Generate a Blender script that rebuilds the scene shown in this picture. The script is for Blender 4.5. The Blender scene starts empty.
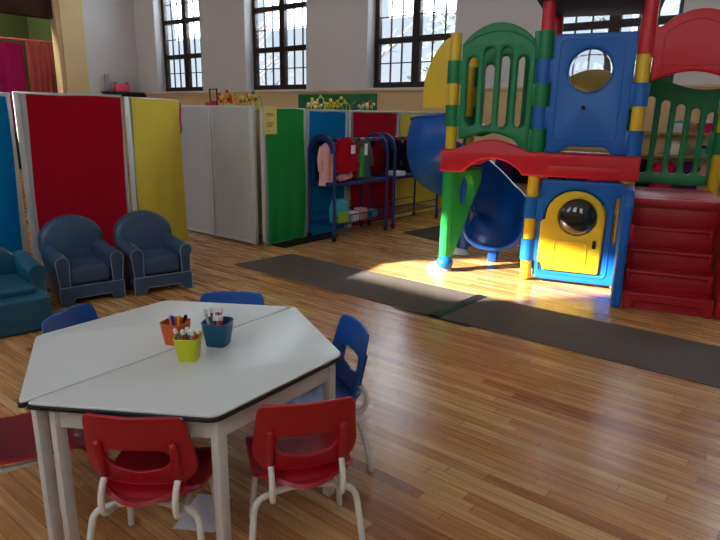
import bpy, bmesh, math, random
from mathutils import Vector, Matrix
random.seed(7)
sc = bpy.context.scene
COL = sc.collection
PI = math.pi

# ------------------------------------------------------------------ camera
F, HY, ROLL, YAW, CAMZ = 590.0, 115.0, math.atan(.0177), math.radians(38.5), 1.5
PITCH = math.atan((270 - HY) * math.cos(ROLL) / F)
fw = Vector((-math.sin(YAW) * math.cos(PITCH), math.cos(YAW) * math.cos(PITCH), -math.sin(PITCH)))
r0 = Vector((math.cos(YAW), math.sin(YAW), 0)); u0 = r0.cross(fw)
xr = r0 * math.cos(ROLL) + u0 * math.sin(ROLL)
up = u0 * math.cos(ROLL) - r0 * math.sin(ROLL)
cd = bpy.data.cameras.new('camera'); cam = bpy.data.objects.new('camera', cd); COL.objects.link(cam)
cd.sensor_width = 36; cd.lens = 36 * F / 720; cd.clip_end = 300
cam.matrix_world = Matrix(((xr.x, up.x, -fw.x, 0), (xr.y, up.y, -fw.y, 0), (xr.z, up.z, -fw.z, CAMZ), (0, 0, 0, 1)))
sc.camera = cam

# ------------------------------------------------------------------ world, sun, daylight
w = bpy.data.worlds.new('world'); sc.world = w; w.use_nodes = True
nt = w.node_tree; nt.nodes.clear()
tc = nt.nodes.new('ShaderNodeTexCoord'); sp = nt.nodes.new('ShaderNodeSeparateXYZ')
rp = nt.nodes.new('ShaderNodeValToRGB'); bg = nt.nodes.new('ShaderNodeBackground'); wo = nt.nodes.new('ShaderNodeOutputWorld')
nt.links.new(tc.outputs['Generated'], sp.inputs[0]); nt.links.new(sp.outputs['Z'], rp.inputs[0])
rp.color_ramp.elements[0].position = 0.0; rp.color_ramp.elements[0].color = (.86, .93, 1, 1)
rp.color_ramp.elements[1].position = .6; rp.color_ramp.elements[1].color = (.42, .66, 1, 1)
nt.links.new(rp.outputs[0], bg.inputs[0]); nt.links.new(bg.outputs[0], wo.inputs[0])
bg.inputs['Strength'].default_value = .95

SUN_HEAD, SUN_EL = math.radians(50), math.radians(26)
sdir = Vector((math.cos(SUN_HEAD) * math.cos(SUN_EL), math.sin(SUN_HEAD) * math.cos(SUN_EL), -math.sin(SUN_EL)))
sl = bpy.data.lights.new('sun', 'SUN'); so = bpy.data.objects.new('sun', sl); COL.objects.link(so)
sl.energy = 32; sl.angle = math.radians(.9); sl.color = (1, .95, .86)
so.rotation_euler = (-sdir).to_track_quat('Z', 'Y').to_euler()

def area(name, loc, direction, sx, sy, power, col):
    l = bpy.data.lights.new(name, 'AREA'); o = bpy.data.objects.new(name, l); COL.objects.link(o)
    l.shape = 'RECTANGLE'; l.size = sx; l.size_y = sy; l.energy = power; l.color = col
    o.location = loc; o.rotation_euler = (-Vector(direction)).to_track_quat('Z', 'Y').to_euler()
    return o
WINX = [-15.33, -11.60, -7.87, -4.14, -.41]        # left edges of the back-wall windows
for x in WINX:                                     # daylight coming through the tall windows
    area('window_daylight', (x + .94, 10.55, 4.55), (0, -1, -.12), 1.8, 2.2, 195, (.84, .92, 1))
for x in (-14, -6.1, -2.4, 1.2):  # unseen fill lamps added just inside the near wall
    area('window_daylight', (x + .95, -2.95, 4.2), (0, 1, -.1), 1.8, 3.2, 55, (.86, .93, 1))
sc.view_settings.view_transform = 'Standard'; sc.view_settings.look = 'None'
sc.view_settings.exposure = 0.12; sc.view_settings.gamma = 1; sc.view_settings.use_curve_mapping = False

sl2 = area('stage_lamp_light', (-17.6, 5.5, 5.6), (.1, 0, -1), 1.0, 1.0, 220, (1, .94, .86))  # unseen lamp added to brighten the stage and its curtains
# ------------------------------------------------------------------ materials
def lin(c):
    return tuple(((v / 255) / 12.92 if v / 255 <= .04045 else ((v / 255 + .055) / 1.055) ** 2.4) for v in c) + (1,)
def mat(name, rgb, rough=.5, spec=.5, metal=0, noise=0, nscale=20, bump=0, bscale=200, trans=0, coat=0):
    m = bpy.data.materials.new(name); m.use_nodes = True
    n = m.node_tree.nodes; L = m.node_tree.links; b = n['Principled BSDF']
    c = lin(rgb)
    b.inputs['Roughness'].default_value = rough; b.inputs['Metallic'].default_value = metal
    b.inputs['Specular IOR Level'].default_value = spec
    b.inputs['Transmission Weight'].default_value = trans
    b.inputs['Coat Weight'].default_value = coat
    t = n.new('ShaderNodeTexCoord'); nz = n.new('ShaderNodeTexNoise'); nz.inputs['Scale'].default_value = nscale
    nz.inputs['Detail'].default_value = 4
    L.new(t.outputs['Object'], nz.inputs['Vector'])
    mx = n.new('ShaderNodeMix'); mx.data_type = 'RGBA'
    k = noise if noise else .03
    mx.inputs[6].default_value = tuple(v * (1 - k) for v in c[:3]) + (1,)
    mx.inputs[7].default_value = tuple(min(1, v * (1 + k)) for v in c[:3]) + (1,)
    L.new(nz.outputs['Fac'], mx.inputs[0]); L.new(mx.outputs[2], b.inputs['Base Color'])
    if bump:
        n2 = n.new('ShaderNodeTexNoise'); n2.inputs['Scale'].default_value = bscale
        L.new(t.outputs['Object'], n2.inputs['Vector'])
        bp = n.new('ShaderNodeBump'); bp.inputs['Strength'].default_value = bump; bp.inputs['Distance'].default_value = .004
        L.new(n2.outputs['Fac'], bp.inputs['Height']); L.new(bp.outputs[0], b.inputs['Normal'])
    return m
M = {}
M['wall'] = mat('painted_wall', (226, 223, 225), .9, .2, noise=.04, nscale=1.2)
M['band'] = mat('tan_wall', (224, 194, 148), .85, .2, noise=.06, nscale=2)
M['ceil'] = mat('ceiling_paint', (225, 222, 215), .95)
M['frame'] = mat('dark_wood_frame', (52, 34, 30), .5, .4, noise=.2, nscale=9)
M['glass'] = mat('window_glass', (245, 250, 255), .02, .5, trans=1)
M['yellow'] = mat('yellow_plastic', (226, 190, 34), .38, .5, bump=.05)
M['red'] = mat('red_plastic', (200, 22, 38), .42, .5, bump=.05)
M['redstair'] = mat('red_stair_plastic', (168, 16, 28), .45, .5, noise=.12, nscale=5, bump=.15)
M['blue'] = mat('blue_plastic', (8, 98, 182), .4, .5, bump=.05)
M['dblue'] = mat('slide_blue_plastic', (10, 84, 172), .33, .5)
M['green'] = mat('green_plastic', (0, 128, 72), .42, .5, bump=.05)
M['lgreen'] = mat('bright_green_plastic', (30, 160, 70), .4, .5)
M['roofblue'] = mat('dark_roof_plastic', (18, 54, 120), .5)
M['white'] = mat('white_plastic', (225, 225, 222), .5)
M['ltop'] = mat('white_laminate', (216, 219, 216), .34, .4, noise=.02, nscale=3)
M['edge'] = mat('black_edging', (18, 18, 20), .5)
M['wpaint'] = mat('whitewashed_wood', (206, 200, 194), .6, .3, noise=.08, nscale=30)
M['chairred'] = mat('chair_red_plastic', (164, 14, 30), .38, .5, bump=.08, bscale=300)
M['chairmar'] = mat('chair_maroon_plastic', (150, 22, 40), .4, .5)
M['chairblue'] = mat('chair_blue_plastic', (12, 76, 156), .38, .5, bump=.08, bscale=300)
M['tube'] = mat('cream_painted_steel', (222, 218, 206), .35, .5)
M['vinyl'] = mat('navy_vinyl', (52, 78, 106), .38, .5, noise=.1, nscale=6, bump=.2, bscale=120)
M['teal'] = mat('teal_vinyl', (22, 88, 112), .42, .5, noise=.1, nscale=6, bump=.2, bscale=120)
M['piping'] = mat('pale_piping', (150, 165, 185), .5)
M['alu'] = mat('pale_aluminium', (196, 202, 200), .45, .5, metal=.25)
M['grayf'] = mat('grey_partition_fabric', (184, 182, 184), .95, .1, noise=.06, nscale=60, bump=.3, bscale=260)
M['cblue'] = mat('blue_cloth', (0, 118, 178), .9, .1, noise=.05, nscale=8)
M['cred'] = mat('red_cloth', (164, 12, 32), .9, .1, noise=.05, nscale=8)
M['cyel'] = mat('yellow_cloth', (228, 206, 78), .9, .1, noise=.05, nscale=8)
M['cgreen'] = mat('green_cloth', (34, 142, 66), .9, .1, noise=.05, nscale=8)
M['cmag'] = mat('magenta_cloth', (196, 36, 112), .9, .1, noise=.1, nscale=6)
M['csal'] = mat('salmon_cloth', (196, 100, 100), .9, .1, noise=.1, nscale=6)
M['dgreen'] = mat('dark_green_wall', (62, 72, 36), .9, .1, noise=.1)
M['brown'] = mat('dark_brown_paint', (62, 38, 30), .8, .1, noise=.2, nscale=3)
M['mat'] = mat('dark_runner', (98, 88, 82), .75, .25, noise=.12, nscale=60, bump=.3, bscale=400)
M['tape'] = mat('black_tape', (22, 24, 26), .45)
M['cart'] = mat('navy_steel', (22, 42, 108), .4, .5)
M['black'] = mat('black_plastic', (16, 16, 18), .35)
M['bubble'] = mat('smoked_dome', (28, 26, 26), .06, .7, coat=.6)
M['clear'] = mat('clear_dome', (240, 245, 250), .03, .5, trans=1)
M['paper'] = mat('paper', (225, 225, 232), .8)
M['ypaper'] = mat('pale_yellow_paper', (214, 204, 120), .8)
M['ink'] = mat('ink', (90, 84, 60), .8)
M['orange'] = mat('orange_plastic', (206, 84, 30), .4)
M['lime'] = mat('lime_plastic', (196, 202, 20), .35)
M['petrol'] = mat('petrol_plastic', (16, 84, 118), .35)
M['pink'] = mat('pink_cloth', (204, 142, 150), .9, .1, noise=.15, nscale=30)
M['pinkl'] = mat('light_pink_cloth', (226, 170, 172), .9, .1, noise=.1, nscale=30)
M['hotpink'] = mat('hot_pink_cloth', (206, 30, 90), .85, .1)
M['navyc'] = mat('dark_navy_cloth', (26, 28, 42), .9, .1)
M['purple'] = mat('purple_cloth', (84, 34, 92), .9, .1, noise=.4, nscale=40)
M['grayc'] = mat('grey_cloth', (84, 86, 96), .9, .1)
M['sky'] = mat('light_blue_cloth', (70, 160, 184), .8, .1)
M['glime'] = mat('lime_green_cloth', (140, 170, 50), .8)
M['bark'] = mat('tree_bark', (150, 150, 152), .9, .1, noise=.2, nscale=5)  # outdoor haze is put into this pale bark colour
M['leaf'] = mat('pale_leaves', (140, 160, 150), .9, .1, noise=.2, nscale=3)
M['snow'] = mat('bright_ground', (190, 190, 190), .9)
M['shelf'] = mat('tan_shelf_wood', (190, 160, 116), .6, .3, noise=.12, nscale=8)
M['rug'] = mat('brown_rug', (78, 66, 56), .95, .1, noise=.15, nscale=50)
M['chalk'] = mat('green_chalkboard', (24, 122, 66), .7, noise=.08, nscale=5)
M['pinkbox'] = mat('pink_plastic', (255, 86, 118), .6)

def floor_mat():
    m = bpy.data.materials.new('maple_strip_floor'); m.use_nodes = True
    n = m.node_tree.nodes; L = m.node_tree.links; b = n['Principled BSDF']
    t = n.new('ShaderNodeTexCoord'); s = n.new('ShaderNodeSeparateXYZ'); L.new(t.outputs['Object'], s.inputs[0])
    def mth(op, a, bb=None, c=None):
        q = n.new('ShaderNodeMath'); q.operation = op
        for i, v in enumerate((a, bb, c)):
            if v is None: continue
            if isinstance(v, (int, float)): q.inputs[i].default_value = v
            else: L.new(v, q.inputs[i])
        return q.outputs[0]
    W = .0575
    yr = mth('DIVIDE', s.outputs['Y'], W); row = mth('FLOOR', yr); fy = mth('FRACT', yr)
    wn = n.new('ShaderNodeTexWhiteNoise'); wn.noise_dimensions = '1D'; L.new(row, wn.inputs['W'])
    off = mth('MULTIPLY', wn.outputs['Value'], 7.3)
    xx = mth('DIVIDE', mth('ADD', s.outputs['X'], off), .95); bi = mth('FLOOR', xx); fx = mth('FRACT', xx)
    cb = n.new('ShaderNodeCombineXYZ'); L.new(row, cb.inputs[0]); L.new(bi, cb.inputs[1])
    w2 = n.new('ShaderNodeTexWhiteNoise'); w2.noise_dimensions = '3D'; L.new(cb.outputs[0], w2.inputs['Vector'])
    ramp = n.new('ShaderNodeValToRGB'); e = ramp.color_ramp.elements
    cols = [(0, (160, 98, 52)), (.12, (186, 124, 70)), (.5, (208, 150, 90)), (.85, (220, 168, 106)), (1, (228, 184, 122))]
    e[0].position = 0; e[0].color = lin(cols[0][1]); e[1].position = 1; e[1].color = lin(cols[-1][1])
    for p, c in cols[1:-1]:
        q = e.new(p); q.color = lin(c)
    L.new(w2.outputs['Value'], ramp.inputs[0])
    mp = n.new('ShaderNodeMapping'); L.new(t.outputs['Object'], mp.inputs[0]); mp.inputs['Scale'].default_value = (1.2, 26, 1)
    g = n.new('ShaderNodeTexNoise'); g.inputs['Scale'].default_value = 2.2; g.inputs['Detail'].default_value = 6
    L.new(mp.outputs[0], g.inputs['Vector'])
    big = n.new('ShaderNodeTexNoise'); big.inputs['Scale'].default_value = .9; L.new(t.outputs['Object'], big.inputs['Vector'])
    gm = n.new('ShaderNodeMix'); gm.data_type = 'RGBA'; gm.blend_type = 'MULTIPLY'; gm.inputs[0].default_value = 1
    gr = n.new('ShaderNodeMapRange'); L.new(g.outputs['Fac'], gr.inputs[0]); gr.inputs[1].default_value = .3; gr.inputs[2].default_value = .7
    gr.inputs[3].default_value = .8; gr.inputs[4].default_value = 1.05
    br = n.new('ShaderNodeMapRange'); L.new(big.outputs['Fac'], br.inputs[0]); br.inputs[1].default_value = .35; br.inputs[2].default_value = .65
    br.inputs[3].default_value = .88; br.inputs[4].default_value = 1.05
    mm = mth('MULTIPLY', gr.outputs[0], br.outputs[0])
    L.new(ramp.outputs[0], gm.inputs[6]); L.new(mm, gm.inputs[7])
    # seams
    ey = mth('MINIMUM', fy, mth('SUBTRACT', 1, fy)); ex = mth('MINIMUM', fx, mth('SUBTRACT', 1, fx))
    sy = mth('LESS_THAN', ey, .035); sx = mth('LESS_THAN', ex, .0025); seam = mth('MAXIMUM', sy, sx)
    m2 = n.new('ShaderNodeMix'); m2.data_type = 'RGBA'; m2.inputs[7].default_value = lin((104, 66, 38))
    L.new(mth('MULTIPLY', seam, .75), m2.inputs[0]); L.new(gm.outputs[2], m2.inputs[6]); L.new(m2.outputs[2], b.inputs['Base Color'])
    rr = n.new('ShaderNodeMapRange'); L.new(g.outputs['Fac'], rr.inputs[0]); rr.inputs[3].default_value = .2; rr.inputs[4].default_value = .34
    L.new(rr.outputs[0], b.inputs['Roughness']); b.inputs['Specular IOR Level'].default_value = .42
    bp = n.new('ShaderNodeBump'); bp.inputs['Strength'].default_value = .25; bp.inputs['Distance'].default_value = .002
    wv = n.new('ShaderNodeTexNoise'); wv.inputs['Scale'].default_value = 9; L.new(t.outputs['Object'], wv.inputs['Vector'])
    hh = mth('ADD', mth('MULTIPLY', wv.outputs['Fac'], .6), mth('MULTIPLY', seam, -.5)); L.new(hh, bp.inputs['Height'])
    L.new(bp.outputs[0], b.inputs['Normal'])
    return m
M['floor'] = floor_mat()

# ------------------------------------------------------------------ helpers
def finish(name, me, m, parent=None, loc=None, rot=None, smooth=True, ang=38):
    me.name = name
    if smooth:
        me.shade_smooth(); me.set_sharp_from_angle(angle=math.radians(ang))
    o = bpy.data.objects.new(name, me); COL.objects.link(o)
    if m is not None:
        me.materials.clear(); me.materials.append(M[m] if isinstance(m, str) else m)
    if parent: o.parent = parent
    if loc is not None: o.location = loc
    if rot is not None: o.rotation_euler = rot
    return o
def obj(name, bm, m, parent=None, loc=None, rot=None, smooth=True, ang=38):
    bmesh.ops.recalc_face_normals(bm, faces=bm.faces)
    me = bpy.data.meshes.new(name); bm.to_mesh(me); bm.free()
    return finish(name, me, m, parent, loc, rot, smooth, ang)
def thing(name, label, cat, loc=(0, 0, 0), rz=0, group=None):
    o = bpy.data.objects.new(name, None); COL.objects.link(o); o.empty_display_size = .1
    o.location = loc; o.rotation_euler = (0, 0, rz); o['label'] = label; o['category'] = cat
    if group: o['group'] = group
    return o
def tag(o, label, cat, group=None):
    o['label'] = label; o['category'] = cat
    if group: o['group'] = group
    return o
def struct(o): o['kind'] = 'structure'; return o
def BM(): return bmesh.new()
def box(bm, c, s, bev=0, seg=2, rot=None):
    mtx = Matrix.Translation(Vector(c))
    if rot is not None: mtx = mtx @ rot
    r = bmesh.ops.create_cube(bm, size=1, matrix=mtx @ Matrix.Diagonal((s[0], s[1], s[2], 1)))
    if bev:
        es = set()
        for v in r['verts']: es.update(v.link_edges)
        bmesh.ops.bevel(bm, geom=list(es), offset=bev, segments=seg, profile=.5, affect='EDGES')
    return bm
def boxm(c, s, bev=0, seg=2): return box(BM(), c, s, bev, seg)
def cyl(bm, p0, p1, r0, r1=None, n=16):
    p0, p1 = Vector(p0), Vector(p1); d = p1 - p0
    q = d.to_track_quat('Z', 'Y').to_matrix().to_4x4()
    bmesh.ops.create_cone(bm, cap_ends=True, segments=n, radius1=r0, radius2=r0 if r1 is None else r1, depth=d.length,
                          matrix=Matrix.Translation((p0 + p1) / 2) @ q)
    return bm
def smoothpath(pts, it=3):
    pts = [Vector(p) for p in pts]
    for _ in range(it):
        q = [pts[0]]
        for a, b in zip(pts[:-1], pts[1:]):
            q += [a * .75 + b * .25, a * .25 + b * .75]
        q.append(pts[-1]); pts = q
    return pts
def tube(bm, pts, r, n=10, it=2):
    pts = smoothpath(pts, it) if it else [Vector(p) for p in pts]
    rings = []; prev = None
    for i, p in enumerate(pts):
        t = (pts[min(i + 1, len(pts) - 1)] - pts[max(i - 1, 0)]).normalized()
        if prev is None: a = t.orthogonal().normalized()
        else: a = (prev - t * prev.dot(t)).normalized()
        prev = a; b = t.cross(a)
        rr = r(i / (len(pts) - 1)) if callable(r) else r
        rings.append([bm.verts.new(p + (a * math.cos(k * 2 * PI / n) + b * math.sin(k * 2 * PI / n)) * rr) for k in range(n)])
    for A, B in zip(rings[:-1], rings[1:]):
        for k in range(n): bm.faces.new((A[k], A[(k + 1) % n], B[(k + 1) % n], B[k]))
    bm.faces.new(rings[0][::-1]); bm.faces.new(rings[-1])
    return bm
def grid(bm, fn, nu, nv, closeu=False):
    vs = [[bm.verts.new(fn(i / nu, j / nv)) for j in range(nv + 1)] for i in range(nu + (0 if closeu else 1))]
    for i in range(nu):
        A = vs[i]; B = vs[(i + 1) % len(vs)]
        for j in range(nv): bm.faces.new((A[j], B[j], B[j + 1], A[j + 1]))
    return vs
def solid(bm, t):
    bmesh.ops.recalc_face_normals(bm, faces=bm.faces)
    bmesh.ops.solidify(bm, geom=list(bm.faces), thickness=t); return bm
def sphere(bm, c, r, s=(1, 1, 1), n=20, rot=None):
    m = Matrix.Translation(Vector(c))
    if rot is not None: m = m @ rot
    bmesh.ops.create_uvsphere(bm, u_segments=n, v_segments=n // 2 + 2, radius=r, matrix=m @ Matrix.Diagonal((*s, 1)))
    return bm
def ellipse(cx, cz, rx, rz, n=28): return [(cx + rx * math.cos(k * 2 * PI / n), cz + rz * math.sin(k * 2 * PI / n)) for k in range(n)]
def slot(cx, z0, z1, w, lean=0, n=8):
    r = w / 2; P = []
    for k in range(n + 1):
        a = PI * k / n; P.append((cx + lean + r * math.cos(a), z1 - r + r * math.sin(a)))
    for k in range(n + 1):
        a = PI + PI * k / n; P.append((cx + r * math.cos(a), z0 + r + r * math.sin(a)))
    return P
def rnd(pts, r, n=5):
    """round the corners of a polygon"""
    out = []; N = len(pts)
    for i in range(N):
        p = Vector(pts[i]); a = Vector(pts[i - 1]); b = Vector(pts[(i + 1) % N])
        rr = min(r, (a - p).length * .49, (b - p).length * .49)
        A = p + (a - p).normalized() * rr; B = p + (b - p).normalized() * rr
        for k in range(n + 1):
            t = k / n; out.append(tuple(A * (1 - t) ** 2 + p * 2 * t * (1 - t) + B * t * t))
    return out
def rrect(x0, z0, x1, z1, r=.02): return rnd([(x0, z0), (x1, z0), (x1, z1), (x0, z1)], r)
def arc(x0, x1, z, h, n=14):
    """points of a shallow arch from (x0,z) to (x1,z) rising by h"""
    return [(x0 + (x1 - x0) * k / n, z + h * math.sin(PI * k / n) ** .8) for k in range(n + 1)]
def panel(outline, holes, th, bev=.008, cutx=(), deform=None, plane='xz'):
    cu = bpy.data.curves.new('tmp', 'CURVE'); cu.dimensions = '2D'; cu.fill_mode = 'BOTH'
    bev = min(bev, th * .48)
    cu.extrude = max(th / 2 - bev, 1e-4); cu.bevel_depth = bev; cu.bevel_resolution = 2; cu.offset = -bev
    for poly in [outline] + list(holes):
        s = cu.splines.new('POLY'); s.points.add(len(poly) - 1); s.use_cyclic_u = True
        for p, q in zip(s.points, poly): p.co = (q[0], q[1], 0, 1)
    o = bpy.data.objects.new('tmp', cu); COL.objects.link(o)
    dg = bpy.context.evaluated_depsgraph_get(); dg.update()
    me = bpy.data.meshes.new_from_object(o.evaluated_get(dg)); bpy.data.objects.remove(o); bpy.data.curves.remove(cu)
    bm = BM(); bm.from_mesh(me); bpy.data.meshes.remove(me)
    bmesh.ops.remove_doubles(bm, verts=bm.verts, dist=1e-5)
    for x in cutx:
        bmesh.ops.bisect_plane(bm, geom=bm.verts[:] + bm.edges[:] + bm.faces[:], plane_co=(x, 0, 0), plane_no=(1, 0, 0))
    if plane == 'xz': bm.transform(Matrix.Rotation(PI / 2, 4, 'X'))
    elif plane == 'yz': bm.transform(Matrix.Rotation(PI / 2, 4, 'Z') @ Matrix.Rotation(PI / 2, 4, 'X'))
    if deform:
        for v in bm.verts: v.co = Vector(deform(v.co))
    return bm
def shift(bm, d): bm.transform(Matrix.Translation(Vector(d))); return bm
def merge(a, b):
    me = bpy.data.meshes.new('t'); b.to_mesh(me); b.free(); a.from_mesh(me); bpy.data.meshes.remove(me); return a
def copy_tree(o, parent=None):
    c = o.copy(); COL.objects.link(c)
    if parent: c.parent = parent
    for ch in list(o.children): copy_tree(ch, c)
    return c

# ------------------------------------------------------------------ the room
X0, X1, Y0, Y1, ZC = -16.3, 5.0, -3.0, 10.0, 6.6
struct(obj('floor', boxm(((X0 + X1) / 2 - 1.6, (Y0 + Y1) / 2, -.05), (X1 - X0 + 3.6, Y1 - Y0 + .8, .1)), 'floor'))
struct(obj('ceiling', boxm(((X0 + X1) / 2 - 2, (Y0 + Y1) / 2, ZC + .1), (X1 - X0 + 5.5, Y1 - Y0 + 1, .2)), 'ceil'))
WZ0, WZ1, WW = 2.04, 5.62, 2.02
def holed_wall(name, holes, x0, x1, z0, z1, th, y, m):
    bm = panel([(x0, z0), (x1, z0), (x1, z1), (x0, z1)], holes, th, .0005)
    return struct(obj(name, shift(bm, (0, y, 0)), m, smooth=False))
holed_wall('wall_back', [[(x, WZ0), (x + WW, WZ0), (x + WW, WZ1), (x, WZ1)] for x in WINX], X0 - .4, X1, 1.96, ZC, .4, Y1 + .2, 'wall')
struct(obj('wall_back_lower', boxm(((X0 + X1) / 2, Y1 + .19, .98), (X1 - X0 + .4, .42, 1.96)), 'band', smooth=False))
# near wall behind the camera: tall windows and one high opening for the sun
fr_h = [[(x, 2.4), (x + 1.9, 2.4), (x + 1.9, 5.9), (x, 5.9)] for x in (-14, -6.1, -2.4, 1.2)]
sunx = -9.35
blocked_h = list(fr_h); fr_h.append([(sunx - 1.0, 4.62), (sunx + 1.0, 4.62), (sunx + 1.0, 5.72), (sunx - 1.0, 5.72)])
holed_wall('wall_front', fr_h, X0 - .4, X1, 0, ZC, .2, Y0 - .1, 'wall')
for k, q in enumerate(blocked_h):                    # unseen white sheets added to block the sun at the near windows
    struct(obj('window_blind', boxm(((q[0][0] + q[1][0]) / 2, Y0 - .1, 4.15), (1.88, .02, 3.48)), 'paper', smooth=False))
struct(obj('wall_right', boxm((X1 + .1, (Y0 + Y1) / 2, ZC / 2), (.2, Y1 - Y0 + .8, ZC)), 'wall', smooth=False))
# left wall with the stage opening
struct(obj('wall_left', boxm((X0 - .15, 9.2, ZC / 2), (.3, 2.1, ZC)), 'wall', smooth=False))
struct(obj('wall_left_side', boxm((X0 - .15, -1.2, ZC / 2), (.3, 4.2, ZC)), 'wall', smooth=False))
struct(obj('wall_stage_back', boxm((X0 - 2.6, 4.9, ZC / 2), (.2, 9.2, ZC)), 'dgreen', smooth=False))
struct(obj('wall_stage_side', boxm((X0 - 1.3, .75, ZC / 2), (2.6, .2, ZC)), 'dgreen', smooth=False))
struct(obj('wall_stage_end', boxm((X0 - 1.45, 8.25, ZC / 2), (2.5, .2, ZC)), 'dgreen', smooth=False))
struct(obj('wall_stage_top', boxm((X0 - .12, 4.25, 5.2), (.3, 7.1, 2.9)), 'brown', smooth=False))
tr = BM(); box(tr, (X0 - .02, 8.075, ZC / 2), (.42, .54, ZC)); box(tr, (X0 + .0, 7.76, ZC / 2), (.3, .12, ZC), .01)
struct(obj('trim_1', tr, 'band', smooth=False))
struct(obj('trim_2', boxm((X0 + .06, 8.37, ZC / 2), (.14, .1, ZC)), M['ypaper'], smooth=False))
struct(obj('trim_3', boxm((X0 + .06, 9.2, .99), (.1, 1.6, 1.96)), 'band', smooth=False))
struct(obj('trim_4', boxm(((X0 + X1) / 2, Y1 - .03, 1.985), (X1 - X0, .08, .04), .01), 'band', smooth=False))
tr = BM(); box(tr, (X0 - 1.4, 4.2, .45), (2.4, 7, .9)); struct(obj('floor_stage', tr, 'brown', smooth=False))

def window(k, x):
    fr = BM(); y = Y1 + .3
    f = .11
    for c, s in (((x + f / 2, y, (WZ0 + WZ1) / 2), (f, .12, WZ1 - WZ0)), ((x + WW - f / 2, y, (WZ0 + WZ1) / 2), (f, .12, WZ1 - WZ0)),
                 ((x + WW / 2, y, (WZ0 + WZ1) / 2), (.17, .13, WZ1 - WZ0)),
                 ((x + WW / 2, y, WZ0 + .06), (WW, .14, .12)), ((x + WW / 2, y, WZ1 - .06), (WW, .12, .12))):
        box(fr, c, s, .01, 1)
    for z in (2.96, 3.86, 4.76): box(fr, (x + WW / 2, y, z), (WW - .1, .12, .115), .01, 1)
    o = struct(obj('window_%d' % k, fr, 'frame', smooth=False))
    mu = BM()
    hw = (WW - 2 * f - .17) / 2
    for sx in (x + f, x + WW / 2 + .085):
        for q in (1, 2): box(mu, (sx + hw * q / 3, y, (WZ0 + WZ1) / 2), (.02, .04, WZ1 - WZ0 - .1))
    for z in (2.53, 3.41, 4.31, 5.2): box(mu, (x + WW / 2, y, z), (WW - .1, .04, .02))
    obj('muntins', mu, 'frame', o, smooth=False)
    obj('glass_pane', boxm((x + WW / 2, y + .01, (WZ0 + WZ1) / 2), (WW - .1, .006, WZ1 - WZ0 - .1)), 'glass', o, smooth=False)
for k, x in enumerate(WINX): window(k + 1, x)

# outdoors seen through the windows: ground, bare trees
struct(obj('ground_outside', boxm((-8, 34, -.5), (90, 46, .2)), 'snow', smooth=False))
def tree(x, y, h, seed, label, leafy):
    rd = random.Random(seed); t = thing('tree', label, 'tree', (x, y, -.4), 0, 'trees outside the windows')
    bm = BM(); tips = []
    tube(bm, [(0, 0, 0), (.1, 0, h * .3), (-.05, .1, h * .6), (.1, 0, h)], lambda s: .2 * (1 - .8 * s) + .02, 8, 1)
    for i in range(16):
        z = h * (.2 + .75 * rd.random()); a = rd.random() * 2 * PI; l = (1 - z / h * .6) * h * .38
        e = Vector((math.cos(a) * l, math.sin(a) * l * .5, z + l * .6)); s = Vector((0, 0, z))
        m1 = s.lerp(e, .5) + Vector((rd.uniform(-.2, .2), 0, rd.uniform(-.1, .3)))
        tube(bm, [s, m1, e], lambda q: .06 * (1 - q) + .012, 5, 1)
        for j in range(4):
            b = s.lerp(e, .35 + .15 * j); a2 = a + rd.uniform(-1.4, 1.4); l2 = l * .4
            e2 = b + Vector((math.cos(a2) * l2, math.sin(a2) * l2 * .5, rd.uniform(.0, .9) * l2))
            tube(bm, [b, (b + e2) / 2 + Vector((0, 0, .1)), e2], lambda q: .022 * (1 - q) + .007, 4, 0); tips.append(e2)
    obj('trunk', bm, 'bark', t)
    if leafy:
        lf = BM()
        for p in tips:
            for j in range(9):
                c = p + Vector([rd.gauss(0, .3) for _ in range(3)])
                n = Matrix.Rotation(rd.random() * 6, 4, 'X') @ Matrix.Rotation(rd.random() * 6, 4, 'Z')
                bmesh.ops.create_grid(lf, x_segments=1, y_segments=1, size=.07, matrix=Matrix.Translation(c) @ n)
        obj('foliage', lf, 'leaf', t, smooth=False)
tree(-8.6, 17.5, 7.5, 1, 'bare leafy tree outside behind the window left of the slide', True)
tree(-12.6, 24, 9, 2, 'thin tree outside seen in the left half of the third window', True)
tree(-15.5, 19, 8, 3, 'bare tree outside the second window from the left', False)
tree(-23, 20, 9, 4, 'bare tree outside the leftmost window', False)
tree(-5.2, 19, 8, 5, 'bare tree outside behind the play structure roof', False)

# ------------------------------------------------------------------ runner mats on the floor
def flat(name, pts, th, m, z=0):
    bm = panel(pts, [], th, min(.002, th * .4), plane='xy'); return obj(name, shift(bm, (0, 0, z + th / 2)), m)
t = thing('floor_runner', 'long dark grey runner mat on left, ending beside the green partition', 'mat', (-3.4, 4.1, 0))
flat('mat_surface', [(-1.23, -.345), (1.14, -.355), (1.17, .375), (-1.15, .385)], .008, 'mat').parent = t
t2 = thing('floor_runner', 'long dark grey runner mat on right, passing in front of the stairs', 'mat', (-1.0, 4.1, 0))
flat('mat_surface', [(-1.235, -.355), (3.2, -.30), (3.2, .45), (-1.205, .375)], .008, 'mat').parent = t2
tag(flat('tape_strip', [(-2.29, 3.71), (-2.19, 3.71), (-2.16, 4.49), (-2.26, 4.49)], .0015, 'tape', .0085), 'black tape strip across the joint between both runner mats', 'tape')
tag(flat('tape_strip', [(-2.62, 3.715), (-1.92, 3.70), (-1.92, 3.74), (-2.62, 3.757)], .0015, 'tape', .0085), 'short black tape strip along the near edge at the mat joint', 'tape')
tag(flat('small_rug', [(-4.35, 6.35), (-3.3, 6.1), (-3.2, 7.0), (-4.2, 7.6)], .008, 'rug'), 'small brown rug beside the coat trolleys behind the slide', 'rug')
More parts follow.
